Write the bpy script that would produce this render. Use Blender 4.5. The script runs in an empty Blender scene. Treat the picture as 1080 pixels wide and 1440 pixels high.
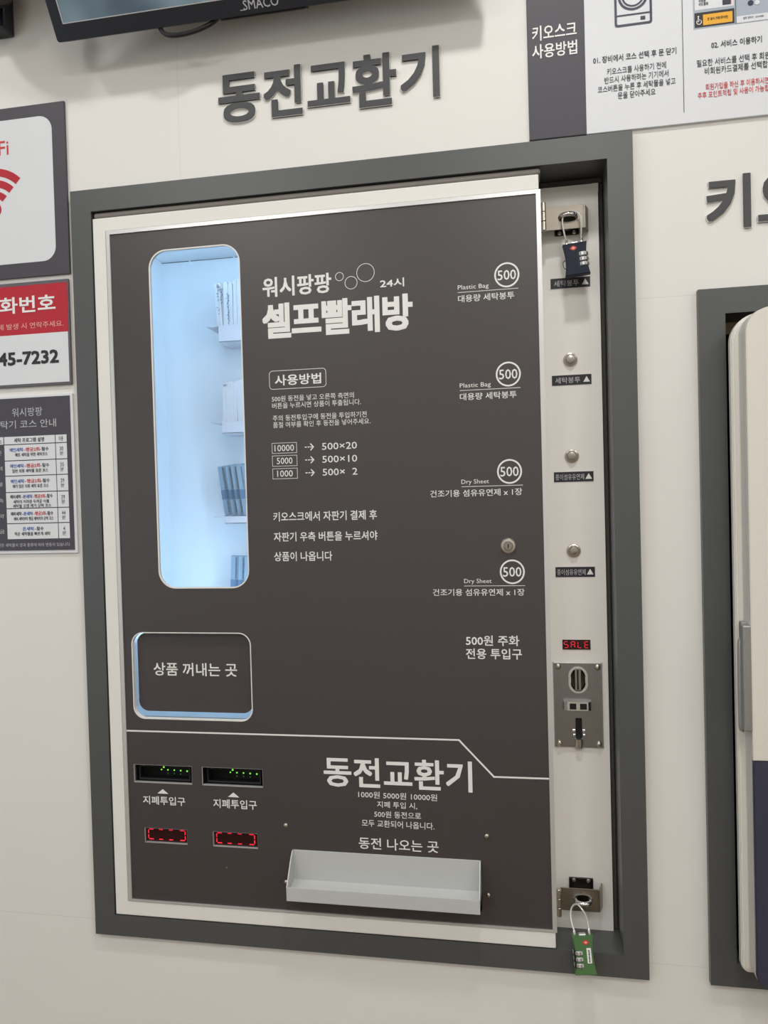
import bpy, bmesh, math, random
from mathutils import Vector, Matrix

# ---------------------------------------------------------------- scene, camera, light
# Working frame for the builders: millimetres, x along the wall, y into the wall
# (0 = face of the dark trim), z up from the trim's lower edge, which is 0.85 m above the floor.
Z0 = 0.85
sc = bpy.context.scene
COL = sc.collection
random.seed(4)


def W3(x, y, z):
    return Vector((x * .001, y * .001, z * .001 + Z0))


cam_data = bpy.data.cameras.new('camera')
cam_data.sensor_fit = 'VERTICAL'
cam_data.sensor_height = 36.0
cam_data.lens = 27.0                       # 1080 px focal length on a 1440 px tall frame
cam_data.clip_start = .02
camera = bpy.data.objects.new('camera', cam_data)
COL.objects.link(camera)
YAW, PITCH, ROLL = 10.48440283, -1.13908895, -1.54634708
R = (Matrix.Rotation(math.radians(YAW), 3, 'Z') @ Matrix.Rotation(math.radians(PITCH), 3, 'X')
     @ Matrix(((1, 0, 0), (0, 0, -1), (0, 1, 0))) @ Matrix.Rotation(math.radians(ROLL), 3, 'Z'))
M = R.to_4x4()
M.translation = W3(646.37, -1034.28, 640.80)
camera.matrix_world = M
sc.camera = camera

vs = sc.view_settings
vs.view_transform = 'Standard'
vs.look = 'None'
vs.gamma = 1.0
vs.use_curve_mapping = False
vs.exposure = 0.0

world = bpy.data.worlds.new('World')
sc.world = world
world.use_nodes = True
bg = world.node_tree.nodes['Background']
bg.inputs[0].default_value = (.72, .86, 1.0, 1)
bg.inputs[1].default_value = .85          # overcast daylight outside the shop window

# room extents, mm
RX0, RX1, RY0, WALL_Y, RZ0, RZ1 = -1900, 2900, -3600, 10, -850, 2000


def area(name, loc, rot, shape, sx, sy, power, color, spread=180):
    l = bpy.data.lights.new(name, 'AREA')
    l.shape = shape
    l.size = sx
    l.size_y = sy
    l.energy = power
    l.color = color
    l.spread = math.radians(spread)
    o = bpy.data.objects.new(name, l)
    COL.objects.link(o)
    o.location = loc
    o.rotation_euler = rot
    return o


MAIN_LIGHT = (720, -640)
WARM = (1.0, .99, .968)
for (lx, ly, p) in ((MAIN_LIGHT[0], MAIN_LIGHT[1], 7.8), (2020, -640, 2.2), (-580, -640, 5.0)):  # the left one is an added fill lamp brightening the wall there
    area('downlight_lamp', W3(lx, ly, RZ1 - 14), (0, 0, 0), 'DISK', .13, .13, p, WARM)
PANELS = [(-500, -1900), (900, -1900), (2200, -1900), (-500, -2900), (900, -2900), (2200, -2900)]
for (lx, ly) in PANELS:
    area('panel_lamp', W3(lx, ly, RZ1 - 24), (0, 0, 0), 'RECTANGLE', .56, .56, 9.4 if ly > -2500 else 4.2, WARM)
# daylight entering by the window in the left wall
area('daylight', W3(RX0 - 30, -2000, 700), (0, math.radians(-90), 0), 'RECTANGLE', 1.3, 2.3, 10.8, (.74, .87, 1.0))
# the vending machine's own cold white tubes (over the floor and under the roof of the goods chamber, and behind the door right of the window)
TUBE = (.44, .69, 1.0)
area('cabinet_tube', W3(160, 95, 425), (math.radians(180), 0, 0), 'RECTANGLE', .22, .06, .36, TUBE)
area('cabinet_tube', W3(170, 45, 1046), (math.radians(24), 0, 0), 'RECTANGLE', .24, .03, .72, TUBE)
area('cabinet_tube', W3(330, 40, 740), (math.radians(90), 0, math.radians(62)), 'RECTANGLE', .03, .6, .76, TUBE)


# ---------------------------------------------------------------- materials
def lin(c):
    return tuple(((v / 255) / 12.92 if v / 255 <= .04045 else ((v / 255 + .055) / 1.055) ** 2.4) for v in c)


MATS = {}


def mat(name, rgb=None, rough=.5, metal=0., srgb=None, noise=0., nscale=60., bump=0., bscale=400., emit=0., spec=.5,
        coat=0., stretch=None):
    if name in MATS:
        return MATS[name]
    m = bpy.data.materials.new(name)
    m.use_nodes = True
    nt = m.node_tree
    b = nt.nodes['Principled BSDF']
    c = lin(srgb) if srgb else rgb
    b.inputs['Base Color'].default_value = (*c, 1)
    b.inputs['Roughness'].default_value = rough
    b.inputs['Metallic'].default_value = metal
    b.inputs['Specular IOR Level'].default_value = spec
    if coat:
        b.inputs['Coat Weight'].default_value = coat
        b.inputs['Coat Roughness'].default_value = .08
    tc = nt.nodes.new('ShaderNodeTexCoord')
    src = tc.outputs['Object']
    if stretch:
        mp = nt.nodes.new('ShaderNodeMapping')
        mp.inputs['Scale'].default_value = stretch
        nt.links.new(src, mp.inputs[0])
        src = mp.outputs[0]
    if noise:
        n = nt.nodes.new('ShaderNodeTexNoise')
        n.inputs['Scale'].default_value = nscale
        n.inputs['Detail'].default_value = 4
        nt.links.new(src, n.inputs['Vector'])
        r = nt.nodes.new('ShaderNodeMapRange')
        r.inputs['To Min'].default_value = 1 - noise
        r.inputs['To Max'].default_value = 1 + noise
        nt.links.new(n.outputs['Fac'], r.inputs['Value'])
        mx = nt.nodes.new('ShaderNodeVectorMath')
        mx.operation = 'SCALE'
        mx.inputs[0].default_value = c
        nt.links.new(r.outputs[0], mx.inputs['Scale'])
        nt.links.new(mx.outputs[0], b.inputs['Base Color'])
    if bump:
        n = nt.nodes.new('ShaderNodeTexNoise')
        n.inputs['Scale'].default_value = bscale
        n.inputs['Detail'].default_value = 3
        nt.links.new(src, n.inputs['Vector'])
        bp = nt.nodes.new('ShaderNodeBump')
        bp.inputs['Strength'].default_value = bump
        bp.inputs['Distance'].default_value = .001
        nt.links.new(n.outputs['Fac'], bp.inputs['Height'])
        nt.links.new(bp.outputs[0], b.inputs['Normal'])
    if emit:
        b.inputs['Emission Color'].default_value = (*c, 1)
        b.inputs['Emission Strength'].default_value = emit
    MATS[name] = m
    return m


def glass(name, tint=(1, 1, 1), refl=.06):
    m = bpy.data.materials.new(name)
    m.use_nodes = True
    nt = m.node_tree
    nt.nodes.clear()
    out = nt.nodes.new('ShaderNodeOutputMaterial')
    tr = nt.nodes.new('ShaderNodeBsdfTransparent')
    tr.inputs[0].default_value = (*tint, 1)
    gl = nt.nodes.new('ShaderNodeBsdfGlossy')
    gl.inputs['Roughness'].default_value = .03
    fr = nt.nodes.new('ShaderNodeFresnel')
    fr.inputs[0].default_value = 1.4
    mx = nt.nodes.new('ShaderNodeMixShader')
    nt.links.new(fr.outputs[0], mx.inputs[0])
    nt.links.new(tr.outputs[0], mx.inputs[1])
    nt.links.new(gl.outputs[0], mx.inputs[2])
    nt.links.new(mx.outputs[0], out.inputs[0])
    MATS[name] = m
    return m


def wall_mat():
    m = mat('white_wall_panel', srgb=(229, 227, 222), rough=.48, spec=.3, bump=.05, bscale=300, noise=.012, nscale=6)
    nt = m.node_tree
    b = nt.nodes['Principled BSDF']
    link = b.inputs['Base Color'].links[0]
    src = link.from_socket
    geo = nt.nodes.new('ShaderNodeNewGeometry')
    sep = nt.nodes.new('ShaderNodeSeparateXYZ')
    nt.links.new(geo.outputs['Position'], sep.inputs[0])

    def seam(sock, at, half):
        a = nt.nodes.new('ShaderNodeMath'); a.operation = 'COMPARE'
        nt.links.new(sock, a.inputs[0]); a.inputs[1].default_value = at; a.inputs[2].default_value = half
        return a.outputs[0]
    s = [seam(sep.outputs['X'], .169, .0006), seam(sep.outputs['Z'], Z0 + .017, .0007),
         seam(sep.outputs['Z'], Z0 + .888, .0007)]
    up = nt.nodes.new('ShaderNodeMath'); up.operation = 'GREATER_THAN'      # the upright joint stops at the opening
    nt.links.new(sep.outputs['Z'], up.inputs[0]); up.inputs[1].default_value = Z0 + 1.0
    jt = nt.nodes.new('ShaderNodeMath'); jt.operation = 'MULTIPLY'
    nt.links.new(s[0], jt.inputs[0]); nt.links.new(up.outputs[0], jt.inputs[1])
    mx1 = nt.nodes.new('ShaderNodeMath'); mx1.operation = 'MAXIMUM'
    nt.links.new(jt.outputs[0], mx1.inputs[0]); nt.links.new(s[1], mx1.inputs[1])
    mx2 = nt.nodes.new('ShaderNodeMath'); mx2.operation = 'MAXIMUM'
    nt.links.new(mx1.outputs[0], mx2.inputs[0]); nt.links.new(s[2], mx2.inputs[1])
    r = nt.nodes.new('ShaderNodeMapRange')
    r.inputs['To Min'].default_value = 1; r.inputs['To Max'].default_value = .92
    nt.links.new(mx2.outputs[0], r.inputs['Value'])
    sc_ = nt.nodes.new('ShaderNodeVectorMath'); sc_.operation = 'SCALE'
    nt.links.new(src, sc_.inputs[0]); nt.links.new(r.outputs[0], sc_.inputs['Scale'])
    nt.links.new(sc_.outputs[0], b.inputs['Base Color'])
    return m


mWall = wall_mat()
mRoom = mat('white_paint', srgb=(222, 219, 212), rough=.7, noise=.01)
mCeil = mat('ceiling_paint', srgb=(232, 231, 228), rough=.8, noise=.01)
mFloor = mat('beige_floor_vinyl', srgb=(112, 88, 62), rough=.45, noise=.08, nscale=5)
mTrim = mat('dark_grey_trim', srgb=(78, 80, 80), rough=.38, spec=.6, noise=.03, nscale=30, bump=.04, bscale=600)
mDoor = mat('white_powder_coat', srgb=(232, 230, 224), rough=.55, noise=.01, bump=.04, bscale=900)
mStrip = mat('white_steel', srgb=(238, 235, 230), rough=.36, noise=.012)
mPanel = mat('charcoal_panel_film', srgb=(67, 62, 63), rough=.34, spec=.6, noise=.03, nscale=900, bump=.03, bscale=900)
mPrint = mat('white_print', srgb=(236, 235, 233), rough=.5)
mAlu = mat('satin_aluminium', srgb=(220, 220, 220), rough=.3, metal=.55)
mTray = mat('grey_white_steel', srgb=(192, 193, 192), rough=.34, noise=.012)
mFoam = mat('dark_foam', srgb=(74, 71, 69), rough=.95, noise=.35, nscale=900, bump=.5, bscale=700)
mFoamLight = mat('grey_foam', srgb=(128, 122, 117), rough=.95, noise=.2, nscale=900, bump=.4, bscale=700)
mInside = mat('inside_white', srgb=(226, 230, 232), rough=.5)
mShelf = mat('shelf_grey', srgb=(204, 200, 204), rough=.5)
mBlack = mat('black_plastic', srgb=(22, 23, 26), rough=.4)
mVoid = mat('black_recess', srgb=(10, 10, 12), rough=.7)
mBlackBlue = mat('monitor_plastic', srgb=(28, 31, 40), rough=.35, noise=.05, nscale=200)
mSteel = mat('brushed_steel', srgb=(168, 163, 155), rough=.26, metal=1., noise=.1, nscale=40, stretch=(1, 1, 8))
mNickel = mat('nickel', srgb=(202, 195, 184), rough=.3, metal=1., noise=.06, nscale=60)
mChrome = mat('chrome', srgb=(225, 225, 225), rough=.08, metal=1.)
mPlate = mat('coin_plate_steel', srgb=(152, 153, 153), rough=.34, metal=1., noise=.12, nscale=500)
mDarkMetal = mat('dark_steel', srgb=(70, 66, 62), rough=.35, metal=1.)
mNavy = mat('navy_lock_paint', srgb=(17, 27, 47), rough=.5, spec=.3)
mGreen = mat('green_lock_paint', srgb=(76, 114, 68), rough=.42)
mRedEmblem = mat('red_emblem', srgb=(200, 58, 48), rough=.4)
mPink = mat('pale_pink', srgb=(235, 170, 165), rough=.4)
mCable = mat('clear_coated_cable', srgb=(206, 204, 198), rough=.3, metal=.4)
mRedLed = mat('red_led', rgb=(1, .02, .05), emit=.55)
mRedDim = mat('red_led_window', srgb=(42, 8, 14), rough=.25)
mGreenLed = mat('green_led', rgb=(.25, 1, .08), emit=.7)
mGreenDim = mat('green_led_dim_and_glint', rgb=(.05, .22, .05), emit=.25)
mSignGrey = mat('purple_grey_sign', srgb=(72, 69, 77), rough=.5, spec=.4)
mSignWhite = mat('white_sign', srgb=(222, 224, 228), rough=.55, spec=.35)
mSignPale = mat('pale_grey_sign', srgb=(222, 224, 228), rough=.3)
mRed = mat('sign_red', srgb=(182, 26, 46), rough=.4)
mInk = mat('ink_black', srgb=(36, 36, 42), rough=.5)
mInkRed = mat('ink_red', srgb=(205, 48, 52), rough=.5)
mInkBlue = mat('ink_blue', srgb=(40, 90, 180), rough=.5)
mInkGrey = mat('ink_grey', srgb=(92, 90, 96), rough=.5)
mPaleText = mat('pale_text', srgb=(190, 190, 196), rough=.5)
mLetter = mat('letter_dark_grey', srgb=(66, 66, 69), rough=.45)
mLetterEdge = mat('letter_pale_side', srgb=(228, 226, 220), rough=.5)
mKioskWhite = mat('kiosk_white', srgb=(226, 221, 212), rough=.22, coat=.4)
mKioskGrey = mat('kiosk_grey', srgb=(196, 192, 186), rough=.4)
mKioskNavy = mat('kiosk_navy', srgb=(58, 60, 78), rough=.3)
mGun = mat('gunmetal', srgb=(168, 168, 168), rough=.38, metal=.75)
mBag = mat('white_bag_film', srgb=(206, 203, 202), rough=.45, noise=.06, nscale=90)
mBagInk = mat('bag_print', srgb=(112, 114, 132), rough=.6)
mPack = mat('blue_packet', srgb=(138, 158, 172), rough=.4, noise=.08, nscale=60)
mPackBand = mat('blue_packet_band', srgb=(92, 118, 142), rough=.4)
mPackInk = mat('packet_print', srgb=(36, 44, 60), rough=.5)
mWood = mat('raw_plywood', srgb=(222, 196, 166), rough=.8, noise=.15, nscale=30)
mRecess = mat('dark_blue_recess', srgb=(52, 60, 76), rough=.6)
mOrange = mat('printed_orange', srgb=(236, 172, 40), rough=.4)
mSlate = mat('printed_slate', srgb=(166, 176, 188), rough=.4)
mLens = mat('lamp_lens', rgb=(1, .96, .9), emit=1.7)
mTv = bpy.data.materials.new('screen_blue_grey'); mTv.use_nodes = True  # mottled blue-grey emission over the whole screen
nt = mTv.node_tree
b = nt.nodes['Principled BSDF']
b.inputs['Base Color'].default_value = (.01, .012, .014, 1)
b.inputs['Roughness'].default_value = .15
tc = nt.nodes.new('ShaderNodeTexCoord')
nz = nt.nodes.new('ShaderNodeTexNoise'); nz.inputs['Scale'].default_value = 7
nt.links.new(tc.outputs['Object'], nz.inputs['Vector'])
rp = nt.nodes.new('ShaderNodeValToRGB')
rp.color_ramp.elements[0].position = .36; rp.color_ramp.elements[0].color = (*lin((66, 80, 92)), 1)
rp.color_ramp.elements[1].position = .6; rp.color_ramp.elements[1].color = (*lin((122, 142, 150)), 1)
nt.links.new(nz.outputs['Fac'], rp.inputs[0])
nt.links.new(rp.outputs[0], b.inputs['Emission Color'])
b.inputs['Emission Strength'].default_value = .85
mGlass = glass('clear_acrylic')
mShopGlass = glass('shop_glass')


# ---------------------------------------------------------------- mesh helpers
def rrect(x0, x1, z0, z1, r, n=8, corners=(1, 1, 1, 1)):
    """rounded rectangle, counter-clockwise; corners = bl, br, tr, tl"""
    pts = []
    q = r if isinstance(r, (tuple, list)) else (r,) * 4
    for k, (cx, cz, a0) in enumerate(((x0 + q[0], z0 + q[0], 180), (x1 - q[1], z0 + q[1], 270), (x1 - q[2], z1 - q[2], 0), (x0 + q[3], z1 - q[3], 90))):
        r = q[k]
        if r > 0 and corners[k]:
            for i in range(n + 1):
                a = math.radians(a0 + 90 * i / n)
                pts.append((cx + r * math.cos(a), cz + r * math.sin(a)))
        else:
            pts.append(((x0, z0), (x1, z0), (x1, z1), (x0, z1))[k])
    return pts


def ellipse(cx, cz, rx, rz, n=32):
    return [(cx + rx * math.cos(2 * math.pi * i / n), cz + rz * math.sin(2 * math.pi * i / n)) for i in range(n)]


TEXT_CURVE = bpy.data.curves.new('lettering', 'FONT')


class MB:
    def __init__(self):
        self.bm = bmesh.new()

    def _add(self, bm2, m, mtx=None, smooth=False):
        if mtx is not None:
            bmesh.ops.transform(bm2, matrix=mtx, verts=bm2.verts)
        me = bpy.data.meshes.new('tmp')
        for f in bm2.faces:
            f.material_index = m
            f.smooth = smooth
        bm2.to_mesh(me)
        bm2.free()
        self.bm.from_mesh(me)
        bpy.data.meshes.remove(me)
        return self

    def box(self, x0, x1, y0, y1, z0, z1, m=0, bev=0, seg=2, mtx=None):
        b2 = bmesh.new()
        bmesh.ops.create_cube(b2, size=1)
        bmesh.ops.transform(b2, matrix=Matrix.Translation(((x0 + x1) / 2, (y0 + y1) / 2, (z0 + z1) / 2))
                            @ Matrix.Diagonal((x1 - x0, y1 - y0, z1 - z0, 1)), verts=b2.verts)
        if bev:
            bmesh.ops.bevel(b2, geom=b2.edges[:], offset=bev, segments=seg, affect='EDGES', profile=.5)
        return self._add(b2, m, mtx)

    def fill(self, loops, y0, y1=None, m=0, mtx=None):
        """flat shape in x-z bounded by loops (even-odd holes); from y0 back to y1 when given"""
        cu = bpy.data.curves.new('tmp', 'CURVE')
        cu.dimensions = '2D'
        cu.fill_mode = 'BOTH'
        for lp in loops:
            sp = cu.splines.new('POLY')
            sp.points.add(len(lp) - 1)
            for p, (x, z) in zip(sp.points, lp):
                p.co = (x, z, 0, 1)
            sp.use_cyclic_u = True
        t = 0 if y1 is None else (y1 - y0)
        cu.extrude = t / 2
        return self._curve(cu, m, Matrix(((1, 0, 0, 0), (0, 0, -1, y0 + t / 2), (0, 1, 0, 0), (0, 0, 0, 1))), mtx)

    def _curve(self, cu, m, mtx, mtx2=None, fit=None, bold=0.):
        o = bpy.data.objects.new('tmp', cu)
        me = o.to_mesh()
        b2 = bmesh.new()
        b2.from_mesh(me)
        o.to_mesh_clear()
        bpy.data.objects.remove(o)
        bpy.data.curves.remove(cu)
        bmesh.ops.remove_doubles(b2, verts=b2.verts, dist=1e-5)
        if fit:
            x0, x1, z0, z1 = fit
            x0, x1, z0, z1 = x0 + bold, x1 - bold, z0 + bold, z1 - bold
            xs = [v.co.x for v in b2.verts]; ys = [v.co.y for v in b2.verts]
            sx = (x1 - x0) / (max(xs) - min(xs)); sy = (z1 - z0) / (max(ys) - min(ys))
            ax, ay = min(xs), min(ys)
            for v in b2.verts:
                v.co.x = x0 + (v.co.x - ax) * sx
                v.co.y = z0 + (v.co.y - ay) * sy
        if bold:                                     # heavier strokes: the same glyphs overprinted round about
            src = b2.copy()
            tmp = bpy.data.meshes.new('tmp')
            bmesh.ops.translate(b2, vec=(bold, bold, 0), verts=b2.verts)
            steps = ((-1, 1), (1, -1), (-1, -1)) if bold < .3 else ((-1, 1), (1, -1), (-1, -1), (0, 0), (0, 1), (1, 0), (0, -1), (-1, 0))
            for lay, (dx, dy) in enumerate(steps):
                c = src.copy()
                bmesh.ops.translate(c, vec=(dx * bold, dy * bold, .04 * (lay + 1)), verts=c.verts)
                c.to_mesh(tmp); c.free()
                b2.from_mesh(tmp)
            src.free()
            bpy.data.meshes.remove(tmp)
        return self._add(b2, m, (mtx2 @ mtx) if mtx2 is not None else mtx)

    def text(self, s, x0, x1, z0, z1, y, m=0, w=0., ext=0., res=2, space=1., mtx=None):
        """lettering fitted into the box x0..x1, z0..z1, facing -y at depth y"""
        cu = TEXT_CURVE.copy()
        cu.body = s
        cu.resolution_u = res
        cu.space_character = space
        cu.extrude = ext / 2
        return self._curve(cu, m, Matrix(((1, 0, 0, 0), (0, 0, -1, y + ext / 2), (0, 1, 0, 0), (0, 0, 0, 1))), mtx, (x0, x1, z0, z1), w * (z1 - z0))

    def ring(self, cx, cz, ro, ri, y0, y1=None, m=0, n=40):
        return self.fill([ellipse(cx, cz, ro, ro, n), ellipse(cx, cz, ri, ri, n)], y0, y1, m)

    def lathe(self, prof, origin, axis='y', m=0, n=28, sx=1, sz=1):
        """prof: (radius, distance along axis) pairs; axis y points out of the wall as -y"""
        b2 = bmesh.new()
        rows = []
        for (r, h) in prof:
            row = []
            if r < 1e-6:
                row = [b2.verts.new((0, 0, h))]
            else:
                for i in range(n):
                    a = 2 * math.pi * i / n
                    row.append(b2.verts.new((r * math.cos(a), r * math.sin(a), h)))
            rows.append(row)
        for a, c in zip(rows, rows[1:]):
            for i in range(n):
                j = (i + 1) % n
                vs_ = [a[i % len(a)], a[j % len(a)], c[j % len(c)], c[i % len(c)]]
                u = []
                for v in vs_:
                    if v not in u:
                        u.append(v)
                if len(u) > 2:
                    b2.faces.new(u)
        rot = {'y': Matrix(((sx, 0, 0, 0), (0, 0, -1, 0), (0, sz, 0, 0), (0, 0, 0, 1))), 'z': Matrix.Identity(4),
               'x': Matrix(((0, 0, 1, 0), (1, 0, 0, 0), (0, 1, 0, 0), (0, 0, 0, 1)))}[axis]
        return self._add(b2, m, Matrix.Translation(origin) @ rot, True)

    def tube(self, pts, r, m=0, n=10, smooth=6, closed=False):
        """round tube through the points (Catmull-Rom smoothed)"""
        P = [Vector(p) for p in pts]
        if smooth:
            q = []
            L = len(P)
            for i in range(L if closed else L - 1):
                if closed:
                    a, b_, c, d = P[i - 1], P[i], P[(i + 1) % L], P[(i + 2) % L]
                else:
                    a, b_, c, d = P[max(i - 1, 0)], P[i], P[i + 1], P[min(i + 2, L - 1)]
                for k in range(smooth):
                    t = k / smooth
                    q.append(.5 * ((2 * b_) + (c - a) * t + (2 * a - 5 * b_ + 4 * c - d) * t * t + (3 * b_ - a - 3 * c + d) * t ** 3))
            if not closed:
                q.append(P[-1])
            P = q
        b2 = bmesh.new()
        rows = []
        prev = None
        for i, p in enumerate(P):
            if closed:
                t = (P[(i + 1) % len(P)] - P[i - 1]).normalized()
            else:
                t = (P[min(i + 1, len(P) - 1)] - P[max(i - 1, 0)]).normalized()
            if prev is None:
                prev = t.orthogonal().normalized()
            nrm = (prev - t * prev.dot(t)).normalized()
            prev = nrm
            bn = t.cross(nrm)
            rows.append([b2.verts.new(p + (nrm * math.cos(2 * math.pi * k / n) + bn * math.sin(2 * math.pi * k / n)) * r) for k in range(n)])
        pairs = list(zip(rows, rows[1:])) + ([(rows[-1], rows[0])] if closed else [])
        for a, c in pairs:
            for k in range(n):
                b2.faces.new((a[k], a[(k + 1) % n], c[(k + 1) % n], c[k]))
        if not closed:
            b2.faces.new(rows[0][::-1]); b2.faces.new(rows[-1])
        return self._add(b2, m, None, True)

    def quad(self, a, b, c, d, m=0):
        b2 = bmesh.new()
        b2.faces.new([b2.verts.new(p) for p in (a, b, c, d)])
        return self._add(b2, m)

    def prism_z(self, poly, z0, z1, m=0):
        b2 = bmesh.new()
        a = [b2.verts.new((x, y, z0)) for x, y in poly]
        c = [b2.verts.new((x, y, z1)) for x, y in poly]
        b2.faces.new(a); b2.faces.new(c[::-1])
        for i in range(len(poly)):
            j = (i + 1) % len(poly)
            b2.faces.new((a[i], c[i], c[j], a[j]))
        bmesh.ops.recalc_face_normals(b2, faces=b2.faces[:])
        return self._add(b2, m)

    def prism_x(self, poly, x0, x1, m=0):
        """polygon in y-z swept along x"""
        b2 = bmesh.new()
        a = [b2.verts.new((x0, y, z)) for y, z in poly]
        c = [b2.verts.new((x1, y, z)) for y, z in poly]
        b2.faces.new(a); b2.faces.new(c[::-1])
        for i in range(len(poly)):
            j = (i + 1) % len(poly)
            b2.faces.new((a[i], c[i], c[j], a[j]))
        bmesh.ops.recalc_face_normals(b2, faces=b2.faces[:])
        return self._add(b2, m)

    def build(self, name, mats, parent=None, label=None, cat=None, group=None, kind=None, local=False, angle=35, base=False):
        bm = self.bm
        xs = [v.co.x for v in bm.verts]; ys = [v.co.y for v in bm.verts]; zs = [v.co.z for v in bm.verts]
        o = Vector(((min(xs) + max(xs)) / 2, (min(ys) + max(ys)) / 2, (min(zs) + max(zs)) / 2))
        if parent is None:
            o.z = min(zs)
        for v in bm.verts:
            v.co = (v.co - o) * .001
        me = bpy.data.meshes.new(name)
        bm.to_mesh(me)
        bm.free()
        flags = [p.use_smooth for p in me.polygons]
        me.set_sharp_from_angle(angle=math.radians(angle))
        me.polygons.foreach_set('use_smooth', flags)
        for m in (mats if isinstance(mats, (list, tuple)) else [mats]):
            me.materials.append(m)
        ob = bpy.data.objects.new(name, me)
        COL.objects.link(ob)
        loc = o * .001 if local else W3(*o)
        ORG[ob.name] = loc
        if parent is not None:
            ob.parent = parent
            ob.location = loc - ORG[parent.name]
        else:
            ob.location = loc
        tag(ob, label, cat, group, kind)
        return ob


ORG = {}


def tag(ob, label=None, cat=None, group=None, kind=None):
    for k, v in (('label', label), ('category', cat), ('group', group), ('kind', kind)):
        if v:
            ob[k] = v
    return ob


def thing(name, x, y, z, label, cat, group=None, local=False):
    e = bpy.data.objects.new(name, None)
    e.empty_display_size = .05
    COL.objects.link(e)
    if local:
        ORG[e.name] = Vector((0, 0, 0))
    else:
        e.location = W3(x, y, z)
        ORG[e.name] = e.location.copy()
    return tag(e, label, cat, group)


# ---------------------------------------------------------------- the room
def rect(x0, x1, z0, z1):
    return [(x0, z0), (x1, z0), (x1, z1), (x0, z1)]


MB().fill([rect(RX0, RX1, RZ0, RZ1), rect(30, 762, 28, 1071), rect(896, 1372, 30, 864)], WALL_Y, 240, 0).build('wall_back', mWall, kind='structure')
MB().box(RX0, RX1, RY0, 240, RZ0 - 60, RZ0).build('floor', mFloor, kind='structure')
MB().box(RX0, RX1, RY0, 240, RZ1, RZ1 + 60).build('ceiling', mCeil, kind='structure')
MB().box(RX1, RX1 + 80, RY0, 240, RZ0 - 60, RZ1 + 60).build('wall_right', mRoom, kind='structure')
MB().box(RX0 - 80, RX1 + 80, RY0 - 80, RY0, RZ0 - 60, RZ1 + 60).build('wall_front', mRoom, kind='structure')
side = MB()
for (a, b_, c, d) in ((RY0, 240, RZ0 - 60, 0), (RY0, 240, 1400, RZ1 + 60), (RY0, -3200, 0, 1400), (-800, 240, 0, 1400)):
    side.box(RX0 - 80, RX0, a, b_, c, d)
side.build('wall_left', mRoom, kind='structure')
win = MB()
for (a, b_, c, d) in ((-3200, -800, 0, 40), (-3200, -800, 1360, 1400), (-3200, -3160, 0, 1400), (-840, -800, 0, 1400), (-2020, -1980, 0, 1400)):
    win.box(RX0 - 60, RX0 - 10, a, b_, c, d)
wf = win.build('window_1', mAlu, kind='structure')
MB().box(RX0 - 48, RX0 - 42, -3160, -840, 40, 1360).build('window_pane', mShopGlass, wf)
MB().box(RX0, RX1, -2, 10, RZ0, RZ0 + 90, bev=1).build('baseboard_back', mTrim, kind='structure')


def trim(name, x0, x1, z0, z1, w, depth):
    """mitred dark boards round an opening, each with its jamb returning into the wall"""
    t = MB()
    xi0, xi1, zi0, zi1 = x0 + w, x1 - w, z0 + w - 1, z1 - w
    g = .06
    boards = (((x0, z0), (xi0, zi0), (xi0, zi1), (x0, z1)), ((x1, z1), (xi1, zi1), (xi1, zi0), (x1, z0)),
              ((x0 + g, z1), (xi0 + g, zi1), (xi1 - g, zi1), (x1 - g, z1)), ((x0 + g, z0), (x1 - g, z0), (xi1 - g, zi0), (xi0 + g, zi0)))
    for bd in boards:
        t.fill([bd], 0, 10)
    t.box(xi0 - 3.5, xi0, 10, depth, zi0 - 3, zi1 + 3)
    t.box(xi1, xi1 + 3.5, 10, depth, zi0 - 3, zi1 + 3)
    t.box(xi0, xi1, 10, depth, zi1, zi1 + 3.5)
    t.box(xi0, xi1, 10, depth, zi0 - 3.5, zi0)
    return t.build(name, mTrim, kind='structure')


trim('trim_1', 0, 791, 0, 1100, 32, 230)
trim('trim_2', 866.5, 1404, .5, 892, 32, 100)
rc = MB()
rc.box(897, 1372, 100, 104, 30, 845, 0)
rc.box(897, 1372, 60, 104, 845, 864, 1)
rc.build('trim_3', [mRecess, mWood], kind='structure')

# ---------------------------------------------------------------- foam packing round the machine
fm = MB()
fm.box(34, 675, 3, 40, 1058.2, 1066.5, 1, bev=3.4, seg=4)
fm.box(620, 758, 57, 90, 1060, 1067.3, 0, bev=1.5)
fm.box(753, 758.6, 58, 90, 31, 1060, 0, bev=1.5)
fm.build('foam_strip', [mFoam, mFoamLight], label='grey foam packing strip filling the gap between machine and dark trim', cat='foam strip')

# ---------------------------------------------------------------- vending machine
VM = thing('vending_machine', 393, 105, 31.5,
           'built-in vending and coin changing machine with charcoal front and white door in a dark trim', 'vending machine')
SY = 55.0      # depth of the button strip's face
bd = MB()
bd.box(36, 38, 52, 212, 31.5, 1058)
bd.box(749, 751, SY + 1, 212, 31.5, 1058)
bd.box(36, 751, SY + 2, 212, 1055, 1058)
bd.box(36, 751, SY + 2, 212, 31.5, 34)
bd.box(36, 751, 210, 212, 31.5, 1058)
bd.build('cabinet_body', mInside, VM)
st = MB()
st.fill([rrect(640, 752.2, 31.0, 1058.8, .8)], SY, SY + 2)
st.box(750.4, 752.2, SY + .5, 200, 31.2, 1058.6)
st.box(745, 752.6, SY - .6, SY + 1, 1048, 1059)
st.build('button_strip', mStrip, VM)
ch = MB()
ch.box(520, 522, 55, 210, 322, 1055)
ch.box(38, 520, 30, 210, 318, 321)
for (a, c) in ((38, 88), (91, 168), (171, 250), (253, 520)):
    ch.box(a, c, 209.2, 210, 1052.6, 1053.8, 1)
ch.build('inner_liner', [mInside, mInkGrey], VM)

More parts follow.
